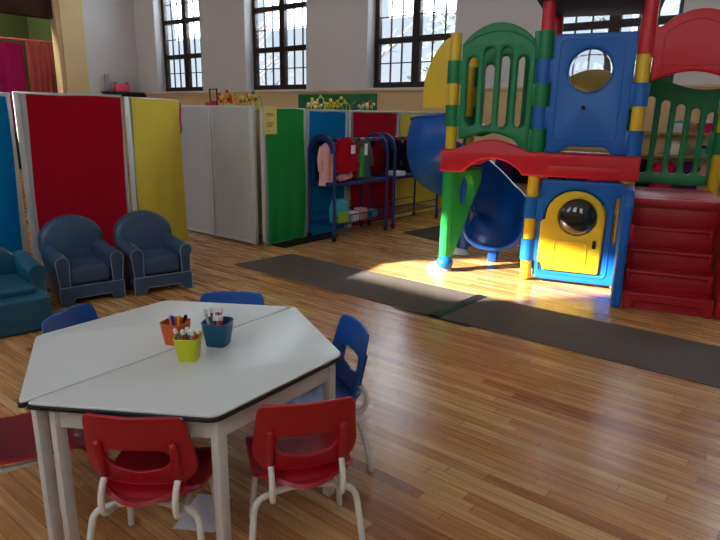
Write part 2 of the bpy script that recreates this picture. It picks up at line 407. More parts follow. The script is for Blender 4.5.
tag(flat('paper_sheet', [(-1.70, 1.045), (-1.565, 1.13), (-1.68, 1.30), (-1.80, 1.235)], .0015, 'paper'), 'white paper sheet lying on the floor under the table', 'paper')

# ------------------------------------------------------------------ partitions
def partition(p0, p1, h, label, cloth=None, cl=(.06, .05), drop=0.03, side=1, wide_post=(.03, .03), seed=1, base=True):
    p0, p1 = Vector((*p0, 0)), Vector((*p1, 0)); d = p1 - p0; L = d.length; a = math.atan2(d.y, d.x)
    t = thing('partition_panel', label, 'partition', p0, a)
    obj('fabric_board', boxm((L / 2, 0, h / 2 + .01), (L - .03, .035, h - .06)), 'grayf', t, smooth=False)
    fr = BM()
    for x, wd in ((wide_post[0] / 2, wide_post[0]), (L - wide_post[1] / 2, wide_post[1])): box(fr, (x, 0, h / 2 + .005), (wd, .05, h - .01), .006)
    box(fr, (L / 2, 0, h - .012), (L, .05, .024), .005); box(fr, (L / 2, 0, .035), (L, .045, .04), .005)
    obj('frame', fr, 'alu', t)
    if cloth:
        rd = random.Random(seed); ph = [rd.random() * 6 for _ in range(6)]
        x0, x1 = cl; bm = BM()
        def fn(u, v):
            x = x0 + (L - x0 - x1) * u + .012 * math.sin(v * 5 + ph[0]) * (1 if u > .98 or u < .02 else 0)
            z = h - drop + .004 * math.cos(u * 9) * (1 - v) - v * (h - drop - .03)
            y = .03 + .006 * math.sin(u * 17 + ph[1] + 2 * v) * v + .005 * math.sin(u * 7 + v * 6 + ph[2]) + .004
            return Vector((x, -side * y, z))
        grid(bm, fn, 40, 26); obj('cloth_cover', solid(bm, .003), cloth, t)
    return t
partition((-5.57, 1.45), (-5.685, 2.235), 1.635, 'blue cloth covered partition panel behind the teal armchair', 'cblue', (.0, .05), side=1, wide_post=(.03, .07))
partition((-5.70, 2.275), (-5.41, 3.12), 1.645, 'red cloth covered partition panel behind the two navy armchairs', 'cred', (.085, .025), side=1, wide_post=(.05, .03), seed=3, drop=.02)
partition((-5.36, 3.14), (-5.925, 4.08), 1.63, 'yellow cloth covered partition panel next to red one beside armchair', 'cyel', (.025, -.01), drop=.01, side=1, seed=4)
partition((-7.6, 4.54), (-5.90, 4.535), 1.58, 'plain grey partition panel directly behind the yellow cloth panel')
partition((-5.88, 4.535), (-5.14, 4.53), 1.58, 'plain grey partition panel adjoining the green cloth panel', wide_post=(.03, .07))
partition((-5.06, 4.56), (-5.06, 5.24), 1.565, 'green cloth covered partition panel with yellow notice taped on', 'cgreen', (.04, .03), drop=.012, side=1, seed=6)
partition((-5.06, 5.27), (-5.06, 6.02), 1.56, 'blue cloth covered partition panel behind the near coat trolley', 'cblue', (.03, .06), side=1, seed=7)
partition((-5.06, 6.05), (-5.06, 7.12), 1.56, 'red cloth covered partition panel behind the coat trolleys', 'cred', (.06, .04), side=1, seed=8)
partition((-5.06, 7.15), (-5.06, 8.6), 1.56, 'pale yellow cloth covered partition panel left of the slide', 'cyel', (.04, .03), side=1, seed=9)
# notice
t = thing('notice_sheet', 'pale yellow notice with faded writing on green partition top left', 'notice', (-5.02, 4.66, 1.5))
obj('sheet', boxm((-.004 + .006, 0, -.075), (.003, .19, .3)), 'ypaper', t, smooth=False)
rd = random.Random(3)
for (z, n) in ((-.0, 3), (-.1, 4), (-.19, 1)):
    for k in range(n):
        l = .12 * rd.uniform(.7, 1) if n > 1 else .05
        obj('printed_line', boxm((.0045, -.06 + l / 2, z - k * .014), (.001, l, .006)), 'ink', t, smooth=False)
tag(obj('floor_mat_scrap', box(BM(), (-4.92, 5.12, .012), (.22, .95, .022), .005), 'tape'), 'thin black slab on the floor at foot of green partition', 'slab')
rb = BM()
tube(rb, [(-5.90, 4.11, 1.60), (-5.885, 4.10, 1.5), (-5.90, 4.095, 1.42), (-5.88, 4.1, 1.33), (-5.89, 4.09, 1.26)], .008, 6)
tag(obj('ribbon', rb, 'hotpink'), 'thin red ribbon dangling from end of the yellow cloth partition', 'ribbon')

# ------------------------------------------------------------------ play structure
U16 = math.radians(16)
P1 = (-2.939, 5.060)
PS = thing('play_structure', 'big plastic playhouse climber in red, blue, green and yellow with slide', 'play structure', (*P1, 0), U16)
A, B, D = .80, 1.60, 2.35      # u of the posts P2, P3, P4
DV = .8; DS = 2.28          # DS: right edge of the stairs
def pp(name, bm, m, parent=PS, ang=38): return obj(name, bm, m, parent, ang=ang)
R = .052
def post(u, v, z0, z1, m, r=R, label=None):
    o = pp('post', cyl(BM(), (u, v, z0), (u, v, z1), r, n=24), m)
    if label: o['label'] = label
    return o
post(0, 0, .9, 2.24, 'yellow', label='yellow post'); post(A, 0, .02, 2.2, 'yellow', label='yellow post'); post(B, 0, .02, 2.06, 'yellow', label='yellow post')
post(D, 0, .8, 1.9, 'yellow', label='yellow post')
post(0, DV, .42, 2.2, 'yellow', label='yellow post'); post(A, DV, .9, 2.2, 'yellow'); post(B, DV, .02, 2.2, 'yellow'); post(D, DV, .02, 2.0, 'yellow')
for u in (A, B):
    for v in (0, DV): post(u, v, 2.17 if v else 2.2, 2.5, 'red', .056, 'red upper post')
post(0, DV, .06, .99, 'dblue', .062, 'blue lower sleeve')
def foot(u, v, ball):
    bm = BM(); grid(bm, lambda a, b: Vector((u - .05 + (.13 - .05 * b) * math.cos(a * 2 * PI), v - .02 + (.10 - .04 * b) * math.sin(a * 2 * PI), .005 + .06 * b)), 24, 3, True)
    bmesh.ops.holes_fill(bm, edges=bm.edges); f = pp('foot', bm, 'white'); f['label'] = 'white round foot'
    if ball: pp('foot_cap', sphere(BM(), (u + .01, v - .03, .08), .085, (1, 1, .85)), 'blue', f)
foot(0, 0, True); foot(0, DV, False)
def lug(bm, u, z0, z1, r=.066, v=0, dirn=1):
    cyl(bm, (u, v, z0), (u, v, z1), r, n=24)
    return bm
def band(bm, x0, x1, z0, z1, v=0, th=.075): return box(bm, ((x0 + x1) / 2, v, (z0 + z1) / 2), (x1 - x0, th, z1 - z0), .012)
# front upper green slatted panel P1-P2
def slatted(v, label, lugs=True):
    z0 = 1.27
    top = [(.09 + (A - .18) * k / 16, 2.16 + .155 * math.sin(PI * (k / 16)) ** .75) for k in range(17)]
    out = rnd([(.075, 1.27)], 0) if False else [(.07, 1.30), (.07, 2.14)] + top + [(A - .07, 2.15), (A - .07, 1.2)] + [(A - .14, 1.215)] + \
        [(A - .2 - (A - .34) * k / 12, 1.30 + .06 * math.sin(PI * k / 12)) for k in range(13)]
    holes = [slot(c, 1.40 + .01 * abs(i - 1.5), 2.03 + (.08 if i in (1, 2) else 0), .098) for i, c in enumerate((.175, .325, .475, .625))]
    bm = panel(out, holes, .085, .018); shift(bm, (0, v, 0))
    rim = panel([(p[0], p[1]) for p in top] + [(A - .09, 2.10)] + [(A - .09 - (A - .18) * k / 16, 2.11 + .125 * math.sin(PI * (1 - k / 16)) ** .75) for k in range(1, 17)], [], .1, .012)
    merge(bm, shift(rim, (0, v, 0)))
    if lugs:
        for z in ((1.80, 2.0), (1.41, 1.605)): lug(bm, 0, *z, v=v); band(bm, 0, .1, *z, v)
        for z in ((2.0, 2.235), (1.605, 1.8), (1.2, 1.405)): lug(bm, A, *z, v=v); band(bm, A - .1, A, *z, v)
    o = pp('slatted_panel', bm, 'green'); o['label'] = label
slatted(0, 'front green slatted panel'); slatted(DV, 'rear green slatted panel')
# blue upper panel P2-P3 with a clear porthole
out = rnd([(A + .075, 1.2), (A + .075, 2.2), (B - .07, 2.205), (B - .07, 1.2), (B - .17, 1.2), (B - .22, 1.265), (A + .27, 1.265), (A + .19, 1.2)], .025)
bm = panel(out, [ellipse(A + .385, 1.90, .182, .182, 40)], .08, .015)
frm = panel(rnd([(A + .12, 1.32), (A + .12, 2.16), (B - .15, 2.16), (B - .15, 1.32)], .05), [rnd([(A + .132, 1.332), (A + .132, 2.148), (B - .162, 2.148), (B - .162, 1.332)], .05)], .012, .004)
merge(bm, shift(frm, (0, -.04, 0)))
for z in ((1.8, 1.998), (1.407, 1.603)): lug(bm, A, *z); band(bm, A, A + .12, *z)
for z in ((1.61, 1.8), (1.2, 1.41)): lug(bm, B, *z); band(bm, B - .12, B, *z)
o = pp('window_panel', bm, 'blue'); o['label'] = 'upper blue panel with round window'
pp('window_rim', panel(ellipse(A + .385, 1.90, .19, .19, 40), [ellipse(A + .385, 1.90, .18, .18, 40)], .095, .005), 'blue', o)
dome = BM(); grid(dome, lambda a, b: Vector((A + .385 + .18 * math.sin(b * PI / 2) * math.cos(a * 2 * PI), -.03 - .07 * math.cos(b * PI / 2), 1.90 + .18 * math.sin(b * PI / 2) * math.sin(a * 2 * PI))), 32, 8, True)
bmesh.ops.remove_doubles(dome, verts=dome.verts, dist=1e-4)
pp('clear_bubble', solid(dome, .003), 'clear', o)['label'] = 'clear bubble window'
pp('knob', sphere(BM(), (A + .36, -.05, 1.595), .018), M['black'], o)
# red arched beam
out = [(-.075, 1.2)] + [(.06 + (A - .12) * k / 16, 1.205 + .095 * math.sin(PI * k / 16)) for k in range(17)] + [(B + .07, 1.195), (B + .07, .985), (A - .06, .99)] + \
    [(A - .10 - (A - .24) * k / 16, .99 + .14 * math.sin(PI * k / 16) ** .75) for k in range(17)] + [(-.075, .99)]
bm = panel(out, [], .17, .02); box(bm, (A + .42, -.078, 1.06), (.6, .025, .07), .012)
pp('arched_beam', bm, 'red')['label'] = 'red arched beam'
bm = panel([(-.07, 1.2), (A + .03, 1.2), (A + .03, 1.0)] + [(A - .12 - (A - .24) * k / 12, 1.0 + .1 * math.sin(PI * k / 12)) for k in range(13)] + [(-.07, 1.0)], [], .1, .02)
pp('rear_beam', shift(bm, (0, DV, 0)), 'red')
pp('deck', boxm((B / 2 - .0, DV / 2, 1.15), (B - .06, DV - .1, .06), .01), 'red')
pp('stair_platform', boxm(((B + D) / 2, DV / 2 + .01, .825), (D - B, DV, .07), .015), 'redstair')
# door panel P2-P3
out = rnd([(A + .08, .03), (A + .08, .965), (B + .02, .965), (B + .02, .03)], .03)
dcx, dcz = A + .395, .64
door = []
for k in range(15):
    a = PI * k / 14; door.append((dcx + .255 * math.cos(a), dcz + .235 * math.sin(a)))
door += [(dcx - .255, .60), (dcx - .295, .59), (dcx - .295, .20), (dcx - .255, .19), (dcx - .25, .13), (dcx + .245, .13)]
door = rnd(door, .02, 3)
big = [(dcx + (x - dcx) * 1.035, .45 + (z - .45) * 1.02) for x, z in door]
bm = panel(out, [big, rrect(B - .085, .42, B - .05, .83, .012)], .09, .018); box(bm, ((A + B) / 2 - .06, .035, .5), (B - A - .24, .015, .9))
frm = panel(rnd([(A + .1, .09), (A + .1, .93), (B - .09, .93), (B - .09, .09)], .06), [rnd([(A + .112, .1), (A + .112, .918), (B - .102, .918), (B - .102, .1)], .06)], .012, .004)
merge(bm, shift(frm, (0, -.045, 0)))
for z in ((.6, .795), (.2, .4)): lug(bm, A, *z); band(bm, A, A + .12, *z)
dp = pp('door_panel', bm, 'blue'); dp['label'] = 'lower blue panel framing the small door'
dr = pp('door', shift(panel(door, [ellipse(dcx + .02, dcz + .0, .166, .166, 36)], .06, .012), (0, -.035, 0)), 'yellow', dp); dr['label'] = 'yellow arched play door'
fr2 = panel(rnd([(dcx - .16, .17), (dcx - .16, .42), (dcx + .13, .42), (dcx + .13, .17)], .03), [rnd([(dcx - .15, .18), (dcx - .15, .41), (dcx + .12, .41), (dcx + .12, .18)], .03)], .01, .003)
# the relief belongs to the door mesh
bmd = BM(); bmd.from_mesh(dr.data); merge(bmd, shift(fr2, (0, -.066, 0))); bmd.to_mesh(dr.data); bmd.free(); dr.data.shade_smooth(); dr.data.set_sharp_from_angle(angle=.6)
S3 = BM(); grid(S3, lambda a, b: Vector((dcx + .02 + .168 * math.sin(b * PI / 2) * math.cos(a * 2 * PI), -.045 - .085 * math.cos(b * PI / 2), dcz + .168 * math.sin(b * PI / 2) * math.sin(a * 2 * PI))), 36, 10, True)
bmesh.ops.remove_doubles(S3, verts=S3.verts, dist=1e-4)
pp('bubble_window', S3, 'bubble', dp)['label'] = 'dark bubble window'
pp('latch_hole', boxm((dcx + .185, -.068, .405), (.028, .006, .075), .01), 'black', dp)
# right entry arch P3-P4
out = rnd([(B - .06, 2.04), (B - .06, 2.235), (B + .08, 2.235)] + [(B + .1 + .55 * k / 12, 2.24 + .12 * math.sin(PI * k / 12) ** .8) for k in range(13)] +
          [(D + .06, 2.2), (D + .06, 1.8), (D - .05, 1.8)] + [(D - .08 - (D - B - .14) * k / 12, 1.81 + .08 * math.sin(PI * k / 12)) for k in range(13)] + [(B + .06, 2.0)], .006, 2)
bm = panel(out, [], .08, .02); lug(bm, B, 2.03, 2.235)
frm_pts = [(B + .12, 1.93), (B + .12, 2.16)] + [(B + .14 + .44 * k / 10, 2.2 + .09 * math.sin(PI * k / 10)) for k in range(11)] + [(D - .04, 2.14), (D - .05, 1.93)]
inn = [(B + .34 + (x - B - .34) * .955, 2.07 + (z - 2.07) * .95) for x, z in frm_pts]
merge(bm, shift(panel(frm_pts, [inn], .012, .004), (0, -.04, 0)))
pp('entry_arch', bm, 'red')['label'] = 'red arch over the stairs'
# green slatted panel behind the stairs
out = [(B + .05, .90), (B + .05, 1.95)] + [(B + .06 + (D - B - .12) * k / 14, 1.95 - .17 * math.sin(PI * (k / 14) * .62)) for k in range(15)] + [(D - .05, .90)]
holes = [slot(B + .125 + i * .131, 1.0, 1.72 - .035 * i, .078) for i in range(5)]
bm = shift(panel(out, holes, .07, .015), (0, DV, 0)); lug(bm, B, 1.4, 1.6, v=DV); lug(bm, D, 1.2, 1.4, v=DV); band(bm, D - .1, D, 1.2, 1.4, DV)
pp('slatted_panel', bm, 'green')['label'] = 'green slatted panel behind the stairs'
# yellow arched rear panel seen through the porthole
out = [(A + .07, 1.3)] + [(A + .07 + (B - A - .14) * k / 14, 1.82 + .15 * math.sin(PI * k / 14) ** .7) for k in range(15)] + [(B - .07, 1.3)]
pp('rear_panel', shift(panel(out, [], .07, .02), (0, DV, 0)), 'yellow')['label'] = 'yellow arched rear panel'
# roof
bm = panel([(A - .1, 2.47), (B + .1, 2.47), (B + .08, 2.6)] + [(B + .05 - (B - A + .1) * k / 14, 2.62 + .35 * math.sin(PI * k / 14)) for k in range(15)] + [(A - .08, 2.6)], [], DV + .24, .02)
pp('roof', shift(bm, (0, DV / 2, 0)), 'roofblue')['label'] = 'dark blue roof'
# green side brace with an oval hole, from the left front post towards the back
bm = panel(rnd([(-.05, .12), (-.05, 1.0), (.55, 1.0), (.54, .86), (.38, .62), (.13, .2), (.07, .12)], .03), [ellipse(.27, .78, .12, .155, 30)], .09, .02, plane='yz')
bm.transform(Matrix.Rotation(math.radians(-20), 4, 'Z'))
cyl(bm, (0, 0, .1), (0, 0, 1.0), .058, n=24)
pp('side_brace', bm, 'lgreen')['label'] = 'green side brace with oval hole'
# stairs
SL = .62
sp_ = panel(rnd([(-SL, .01), (-SL, .86), (-SL + .1, .97), (.0, .97), (.0, .01)], .03), [rnd([(-.30, .48), (-.30, .9), (-.16, .9), (-.16, .48)], .03)], .075, .025, plane='yz')
pp('stair_side', shift(sp_, (B - .0, 0, 0)), 'blue')['label'] = 'blue stair side panel'
sp_ = panel(rnd([(-SL, .01), (-SL, .5), (-.1, .97), (.0, .97), (.0, .01)], .03), [], .06, .02, plane='yz')
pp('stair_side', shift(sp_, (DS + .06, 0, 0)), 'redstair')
zs = [.15, .30, .45, .62]
for k, z in enumerate(zs):
    v0 = -.61 + k * .152; v1 = v0 + .2; zb = 0.02 if k == 0 else zs[k - 1] - .01
    bm = BM(); xm = (B + DS) / 2 + .03; ww = DS - B - .03
    if k == 0:
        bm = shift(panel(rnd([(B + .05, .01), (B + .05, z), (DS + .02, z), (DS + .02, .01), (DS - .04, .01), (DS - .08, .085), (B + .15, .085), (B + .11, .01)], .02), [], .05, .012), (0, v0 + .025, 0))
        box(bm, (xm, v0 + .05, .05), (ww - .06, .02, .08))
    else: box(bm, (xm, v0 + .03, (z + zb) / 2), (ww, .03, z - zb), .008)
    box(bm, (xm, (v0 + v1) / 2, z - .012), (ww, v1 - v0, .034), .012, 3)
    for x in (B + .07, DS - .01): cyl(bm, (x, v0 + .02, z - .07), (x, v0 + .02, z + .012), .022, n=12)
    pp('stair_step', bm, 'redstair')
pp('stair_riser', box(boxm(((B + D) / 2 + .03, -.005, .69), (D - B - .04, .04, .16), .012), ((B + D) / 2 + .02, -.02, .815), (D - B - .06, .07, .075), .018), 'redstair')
# spiral slide
CU, CV, RR = .0, .80, .38
def slide_center(s):
    # s: 0..1 ; 270 degrees of spiral and then a short straight run towards the front
    turn = .86; total = 1.5 * PI
    zf = 1.13 - .98 * min(1, s / .93) ** .72
    if s < turn:
        th = s / turn * total; a = -PI / 2 - th
        c = Vector((CU + RR * math.cos(a), CV + RR * math.sin(a), zf)); out = Vector((math.cos(a), math.sin(a), 0))
    else:
        q = (s - turn) / (1 - turn); c = Vector((CU + RR, CV - q * .30, zf)); out = Vector((1, 0, 0))
    return c, out
def slide_fn(s, t):
    c, o = slide_center(s)
    hw = .25 + .06 * max(0, (s - .6) / .4)
    hin = .22; hout = .45 + .30 * math.sin(PI * min(1, s / .72)) ** 1.1 - .13 * max(0, (s - .6) / .4)
    # t: 0 inner rim .. 1 outer rim, the outer wall curls back over like a tube
    if t > .5:
        pm = PI / 2 + .75 * max(0, 1 - s / .62) ** .6; ph = (t - .5) * 2 * pm
        ho = hw + .05 * math.sin(PI * min(1, s / .7))
        x = ho * math.sin(ph); z = hout * ((1 - math.cos(ph)) / (1 - math.cos(pm))) ** 1.15
    else:
        x = hw * math.sin((t - .5) * PI); z = hin * (1 - math.cos((.5 - t) * PI)) ** 1.25
    return c + o * x + Vector((0, 0, z))
bm = BM(); grid(bm, slide_fn, 64, 20); solid(bm, .016)
sd = pp('slide', bm, 'dblue', ang=60); sd['label'] = 'blue spiral slide'
rim = BM(); tube(rim, [slide_fn(k / 48, 1) for k in range(49)], .018, 8, 0)
tube(rim, [slide_fn(1, k / 24) for k in range(25)], .02, 8, 0)
for tt_ in (.66, .8): tube(rim, [slide_fn(k / 60, tt_) for k in range(4, 24)], .007, 6, 0)
pp('slide_rim', rim, 'dblue', sd)
pp('slide_support', box(BM(), (CU + RR, CV - .2, .075), (.10, .12, .15), .02), 'dblue', sd)
# yellow hood above the start of the slide
def hood(u, v):
    c, o = slide_center(u * .10)
    top = 2.24 - .40 * u ** 2.2; z = 1.58 + (top - 1.58) * v
    return Vector((c.x + o.x * .275, c.y + o.y * .275, z))
bm = BM(); grid(bm, hood, 18, 10); bmf = solid(bm, .03)
pp('slide_hood', bmf, 'yellow')['label'] = 'yellow slide hood'
bm = BM(); box(bm, (.0, .68, 1.75), (.07, .12, .5), .02)
pp('slide_gate', bm, 'yellow')

# ------------------------------------------------------------------ tables
TH = .61
def make_table(label, loc, rz, z=TH):
    t = thing('trapezoid_table', label, 'table', loc, rz)
    L, S = .63, .313; Hh = .545
    out = rnd([(0, -L), (Hh, -S), (Hh, S), (0, L)], .035)
    core = panel(out, [], .016, .004, plane='xy'); obj('edging', shift(core, (0, 0, z - .014)), 'edge', t)
    inn = rnd([(.002, -L + .006), (Hh - .004, -S + .002), (Hh - .004, S - .002), (.002, L - .006)], .034)
    obj('tabletop', shift(panel(inn, [], .008, .003, plane='xy'), (0, 0, z - .003)), 'ltop', t)
    legs = [(.045, -L + .085), (.045, L - .085), (Hh - .04, -S + .04), (Hh - .04, S - .04)]
    for x, y in legs:
        bm = BM(); box(bm, (x, y, (z - .03) / 2), (.038, .038, z - .03), .005); obj('leg', bm, 'wpaint', t)
    ap = BM()
    for a, b in ((0, 2), (2, 3), (3, 1), (1, 0)):
        p, q = Vector((*legs[a], 0)), Vector((*legs[b], 0)); d = q - p
        box(ap, ((p + q) / 2 + Vector((0, 0, z - .065))), (d.length - .02, .02, .07), .003, 1, Matrix.Rotation(math.atan2(d.y, d.x), 4, 'Z'))
    obj('apron', ap, 'wpaint', t)
    return t
TR = math.radians(2.2)
make_table('white trapezoid table, nearer half, holding the yellow bucket', (-1.8905, 1.283, 0), TR)
make_table('white trapezoid table, farther half, holding the orange bucket', (-1.8935, 1.270, 0), TR + PI)

# ------------------------------------------------------------------ child chairs
def make_chair(label, m, loc, rz, group=None):
    """local +y is the way the sitter faces"""
    t = thing('child_chair', label, 'chair', loc, rz, group)
    SH = .292
    def seat(u, v):
        x = (u - .5) * 2; y = -.175 + .345 * v
        hw = .172 + .014 * v - .035 * max(0, .15 - v) / .15 - (.02 * max(0, v - .85) / .15)
        z = SH + .022 * x * x - .012 * math.sin(PI * v) - (.05 * ((v - .82) / .18) ** 2 if v > .82 else 0) + (.03 * ((.2 - v) / .2) ** 2 if v < .2 else 0)
        yy = y + (-.075 * (1 - x * x) if v < .3 else 0) * (1 - v / .3)
        return Vector((hw * x, yy, z))
    bm = BM(); grid(bm, seat, 20, 20); solid(bm, .014); obj('seat', bm, m, t, ang=50)
    def dfm(c):
        x, y, z = c; k = (z - .345)
        return (x, y - .155 - k * .22 - .02 + x * x * 1.1 + .00, z)
    zb, zt = .352, .622
    out = [(-.135, zb + .0), (-.06, zb - .016), (.06, zb - .016), (.135, zb + .0), (.170, zb + .045), (.177, zb + .08), (.160, zt - .03), (.146, zt - .006),
           (.07, zt - .001), (0, zt - .003), (-.07, zt - .001), (-.146, zt - .006), (-.160, zt - .03), (-.177, zb + .08), (-.170, zb + .045)]
    hole = [(-.104, .452), (-.08, .424), (0, .408), (.08, .424), (.104, .452), (.096, .482), (.078, .492), (-.078, .492), (-.096, .482)]
    bm = panel(rnd(out, .03, 4), [rnd(hole, .012, 4)], .016, .006, [x * .02 - .18 for x in range(19)], dfm)
    bk = obj('backrest', bm, m, t, ang=45)
    # neck joining seat and back
    bm = BM()
    grid(bm, lambda u, v: Vector(((u - .5) * .27, -.190 + 4 * (u - .5) ** 2 * .022 + .008 * math.sin(PI * v), 0.312 + .05 * v)), 12, 4); solid(bm, .012)
    obj('neck', bm, m, bk)
    for s in (-1, 1):
        bm = BM(); x = s * .118
        tube(bm, [dfm((x, -.012, .385)), dfm((x, -.012, .51))], .0155, 10, 0); sphere(bm, dfm((x, -.012, .51)), .0155, n=10)
        obj('tube_socket', bm, m, bk)
        bm = tube(BM(), [dfm((x, -.010, .39)), (x, -.222, .34), (x, -.222, .272), (x * .97, -.18, .248), (x * .9, -.06, .248), (x * .9, .02, .248)], .0105, 10, 3)
        obj('back_support', bm, 'tube', t)
        bm = tube(BM(), [(0.02 * s, -.12, .250), (s * .11, -.14, .250), (s * .172, -.17, .243), (s * .182, -.19, .17), (s * .196, -.22, .006)], .0115, 12, 3)
        obj('leg', bm, 'tube', t)
        bm = tube(BM(), [(0.02 * s, .03, .250), (s * .11, .035, .250), (s * .15, .04, .243), (s * .158, .05, .17), (s * .172, .07, .006)], .0115, 12, 3)
        obj('leg', bm, 'tube', t)
    return t
def chair_at(bx, by, head, m, label, group=None):
    """bx,by: floor point below the top of the backrest; head: facing direction in degrees"""
    h = math.radians(head); c = (bx + .22 * math.cos(h), by + .22 * math.sin(h), 0)
    return make_chair(label, m, c, h - PI / 2, group)
chair_at(-1.525, .825, 126, 'chairred', 'red child chair with its back to us at the near left table edge')
chair_at(-1.185, 1.235, 143, 'chairred', 'red child chair with its back to us nearest the open floor')
chair_at(-1.525, 1.905, 240, 'chairblue', 'blue child chair at right of table, near wood floor')
chair_at(-2.29, 1.84, 312, 'chairblue', 'blue child chair behind the table beyond the blue bucket')
chair_at(-2.615, 1.15, 24, 'chairblue', 'blue child chair behind the table in front of teal armchair')
chair_at(-2.285, .60, 69, 'chairmar', 'dark red child chair at left, only seat showing under table edge')

# ------------------------------------------------------------------ buckets and markers
def bucket(loc, rz, m, label, r=.048, h=.088):
    t = thing('pencil_bucket', label, 'bucket', loc, rz)
    def fn(rad, zz):
        return lambda u, v: None
    bm = BM()
    def wall(u, v):
        a = u * 2 * PI; n = 4.5
        c, s = math.cos(a), math.sin(a); k = (abs(c) ** n + abs(s) ** n) ** (-1 / n)
        if v < .5: rr = (.74 + .26 * (v / .5)) * r; z = h * v / .5
        else: rr = (.96 - .24 * ((v - .5) / .5)) * r; z = h - (h - .004) * (v - .5) / .5
        return Vector((c * k * rr, s * k * rr, z + .0005))
    vs = grid(bm, wall, 32, 10, True)
    bm.faces.new([c[0] for c in vs][::-1]); bm.faces.new([c[-1] for c in vs])
    obj('body', bm, m, t)
    rm = BM(); pts = [Vector(wall(k / 32, .5)) for k in range(33)]; tube(rm, pts, .0028, 6, 0); obj('rim', rm, m, t)
    return t
def marker(base, tip, barrel, cap, label, group, dark=False):
    base, tip = Vector(base), Vector(tip); d = tip - base; L = d.length; n = d.normalized()
    t = thing('marker_pen', label, 'marker', base, 0, group)
    obj('barrel', cyl(BM(), (0, 0, 0), n * L * .84, .0062, n=12), barrel, t)
    bm = cyl(BM(), n * L * .84, n * L * .95, .0078, .0078, n=12); sphere(bm, n * L * .95, .0078, n=10); obj('cap', bm, cap, t)
MC = dict(red=mat('marker_red', (214, 60, 60), .4), grn=mat('marker_green', (70, 130, 100), .4), gry=mat('marker_grey', (110, 120, 130), .4), blu=mat('marker_blue', (40, 60, 170), .4),
          org=mat('marker_orange', (220, 110, 60), .4), pur=mat('marker_purple', (84, 50, 140), .4), pnk=mat('marker_pink', (226, 120, 140), .4), wht=M['white'], blk=M['black'], yel=mat('marker_yellow', (240, 180, 30), .4),
          clr=mat('marker_barrel_pale', (180, 186, 190), .4))
def fill(c, items, name, r=.024, top=.122):
    for i, (dx, dy, lx, ly, b, cp, lab) in enumerate(items):
        marker((c[0] + dx * .5, c[1] + dy * .5, TH + .007), (c[0] + dx + lx, c[1] + dy + ly, TH + top), MC[b], MC[cp], lab, name)
YB = (-1.765, 1.205); OB = (-1.935, 1.268); BB = (-1.80, 1.368)
bucket((*YB, TH + .001), math.radians(40), 'lime', 'yellow pencil bucket full of white capped markers, nearest on table')
bucket((*OB, TH + .001), math.radians(20), 'orange', 'orange pencil bucket on the table, farther left of three', .05, .088)
bucket((*BB, TH + .001), math.radians(28), 'petrol', 'dark blue pencil bucket on the table, right of three', .055, .095)
# screen right is about (.78,.62)
def rg(a, b=0): return (a * .78 - b * .62, a * .62 + b * .78)
def items(spec):
    out = []
    for a, b, la, lb, br, cp, lab in spec:
        d = rg(a, b); l = rg(la, lb); out.append((*d, *l, br, cp, lab))
    return out
fill(YB, items([(-.028, 0, -.020, 0, 'gry', 'wht', 'white capped grey marker leaning left in the yellow bucket'),
                (-.012, -.01, -.004, 0, 'red', 'wht', 'white capped red marker left of centre in the yellow bucket'),
                (-.006, .014, 0, 0, 'gry', 'wht', 'white capped grey marker behind centre in the yellow bucket'),
                (.008, -.008, .002, 0, 'grn', 'wht', 'white capped green marker at centre of the yellow bucket'),
                (.018, -.014, .003, 0, 'pnk', 'wht', 'white capped pink marker front right in the yellow bucket'),
                (.026, .004, .016, 0, 'red', 'wht', 'white capped red marker leaning right in the yellow bucket'),
                (.024, .018, .008, .004, 'org', 'wht', 'white capped orange marker at back right of the yellow bucket')]), 'markers in the yellow bucket', top=.118)
fill(BB, items([(-.026, -.01, -.022, 0, 'clr', 'wht', 'white capped pale marker leaning left in the blue bucket'),
                (-.022, .01, -.006, 0, 'gry', 'wht', 'white capped grey marker back left in the blue bucket'),
                (-.008, .016, 0, .002, 'pnk', 'wht', 'tall white capped pink marker, left of the raised trio in blue bucket'),
                (.001, .016, .001, .002, 'pur', 'wht', 'tall white capped purple marker amid the raised trio in blue bucket'),
                (.010, .016, .002, .002, 'pnk', 'wht', 'tall white capped pink marker, right of the raised trio in blue bucket')]), 'markers in the blue bucket', top=.152)
fill(BB, items([(-.006, -.016, 0, 0, 'pur', 'wht', 'short white capped purple marker front left in the blue bucket'),
                (.006, -.018, .001, 0, 'org', 'wht', 'short white capped orange marker front middle in the blue bucket'),
                (.016, -.014, .003, 0, 'red', 'wht', 'short white capped red marker front right in the blue bucket')]), 'markers in the blue bucket', top=.125)
fill(OB, items([(-.014, .0, -.006, .004, 'yel', 'clr', 'pale capped marker leaning left in the orange bucket'),
                (-.006, -.008, -.004, 0, 'blu', 'blu', 'blue marker with blue cap in the orange bucket'),
                (.008, -.004, .010, 0, 'yel', 'yel', 'short yellow marker in the orange bucket'),
                (.014, .006, .028, .0, 'blk', 'blk', 'black marker leaning right out of the orange bucket')]), 'markers in the orange bucket', top=.115)

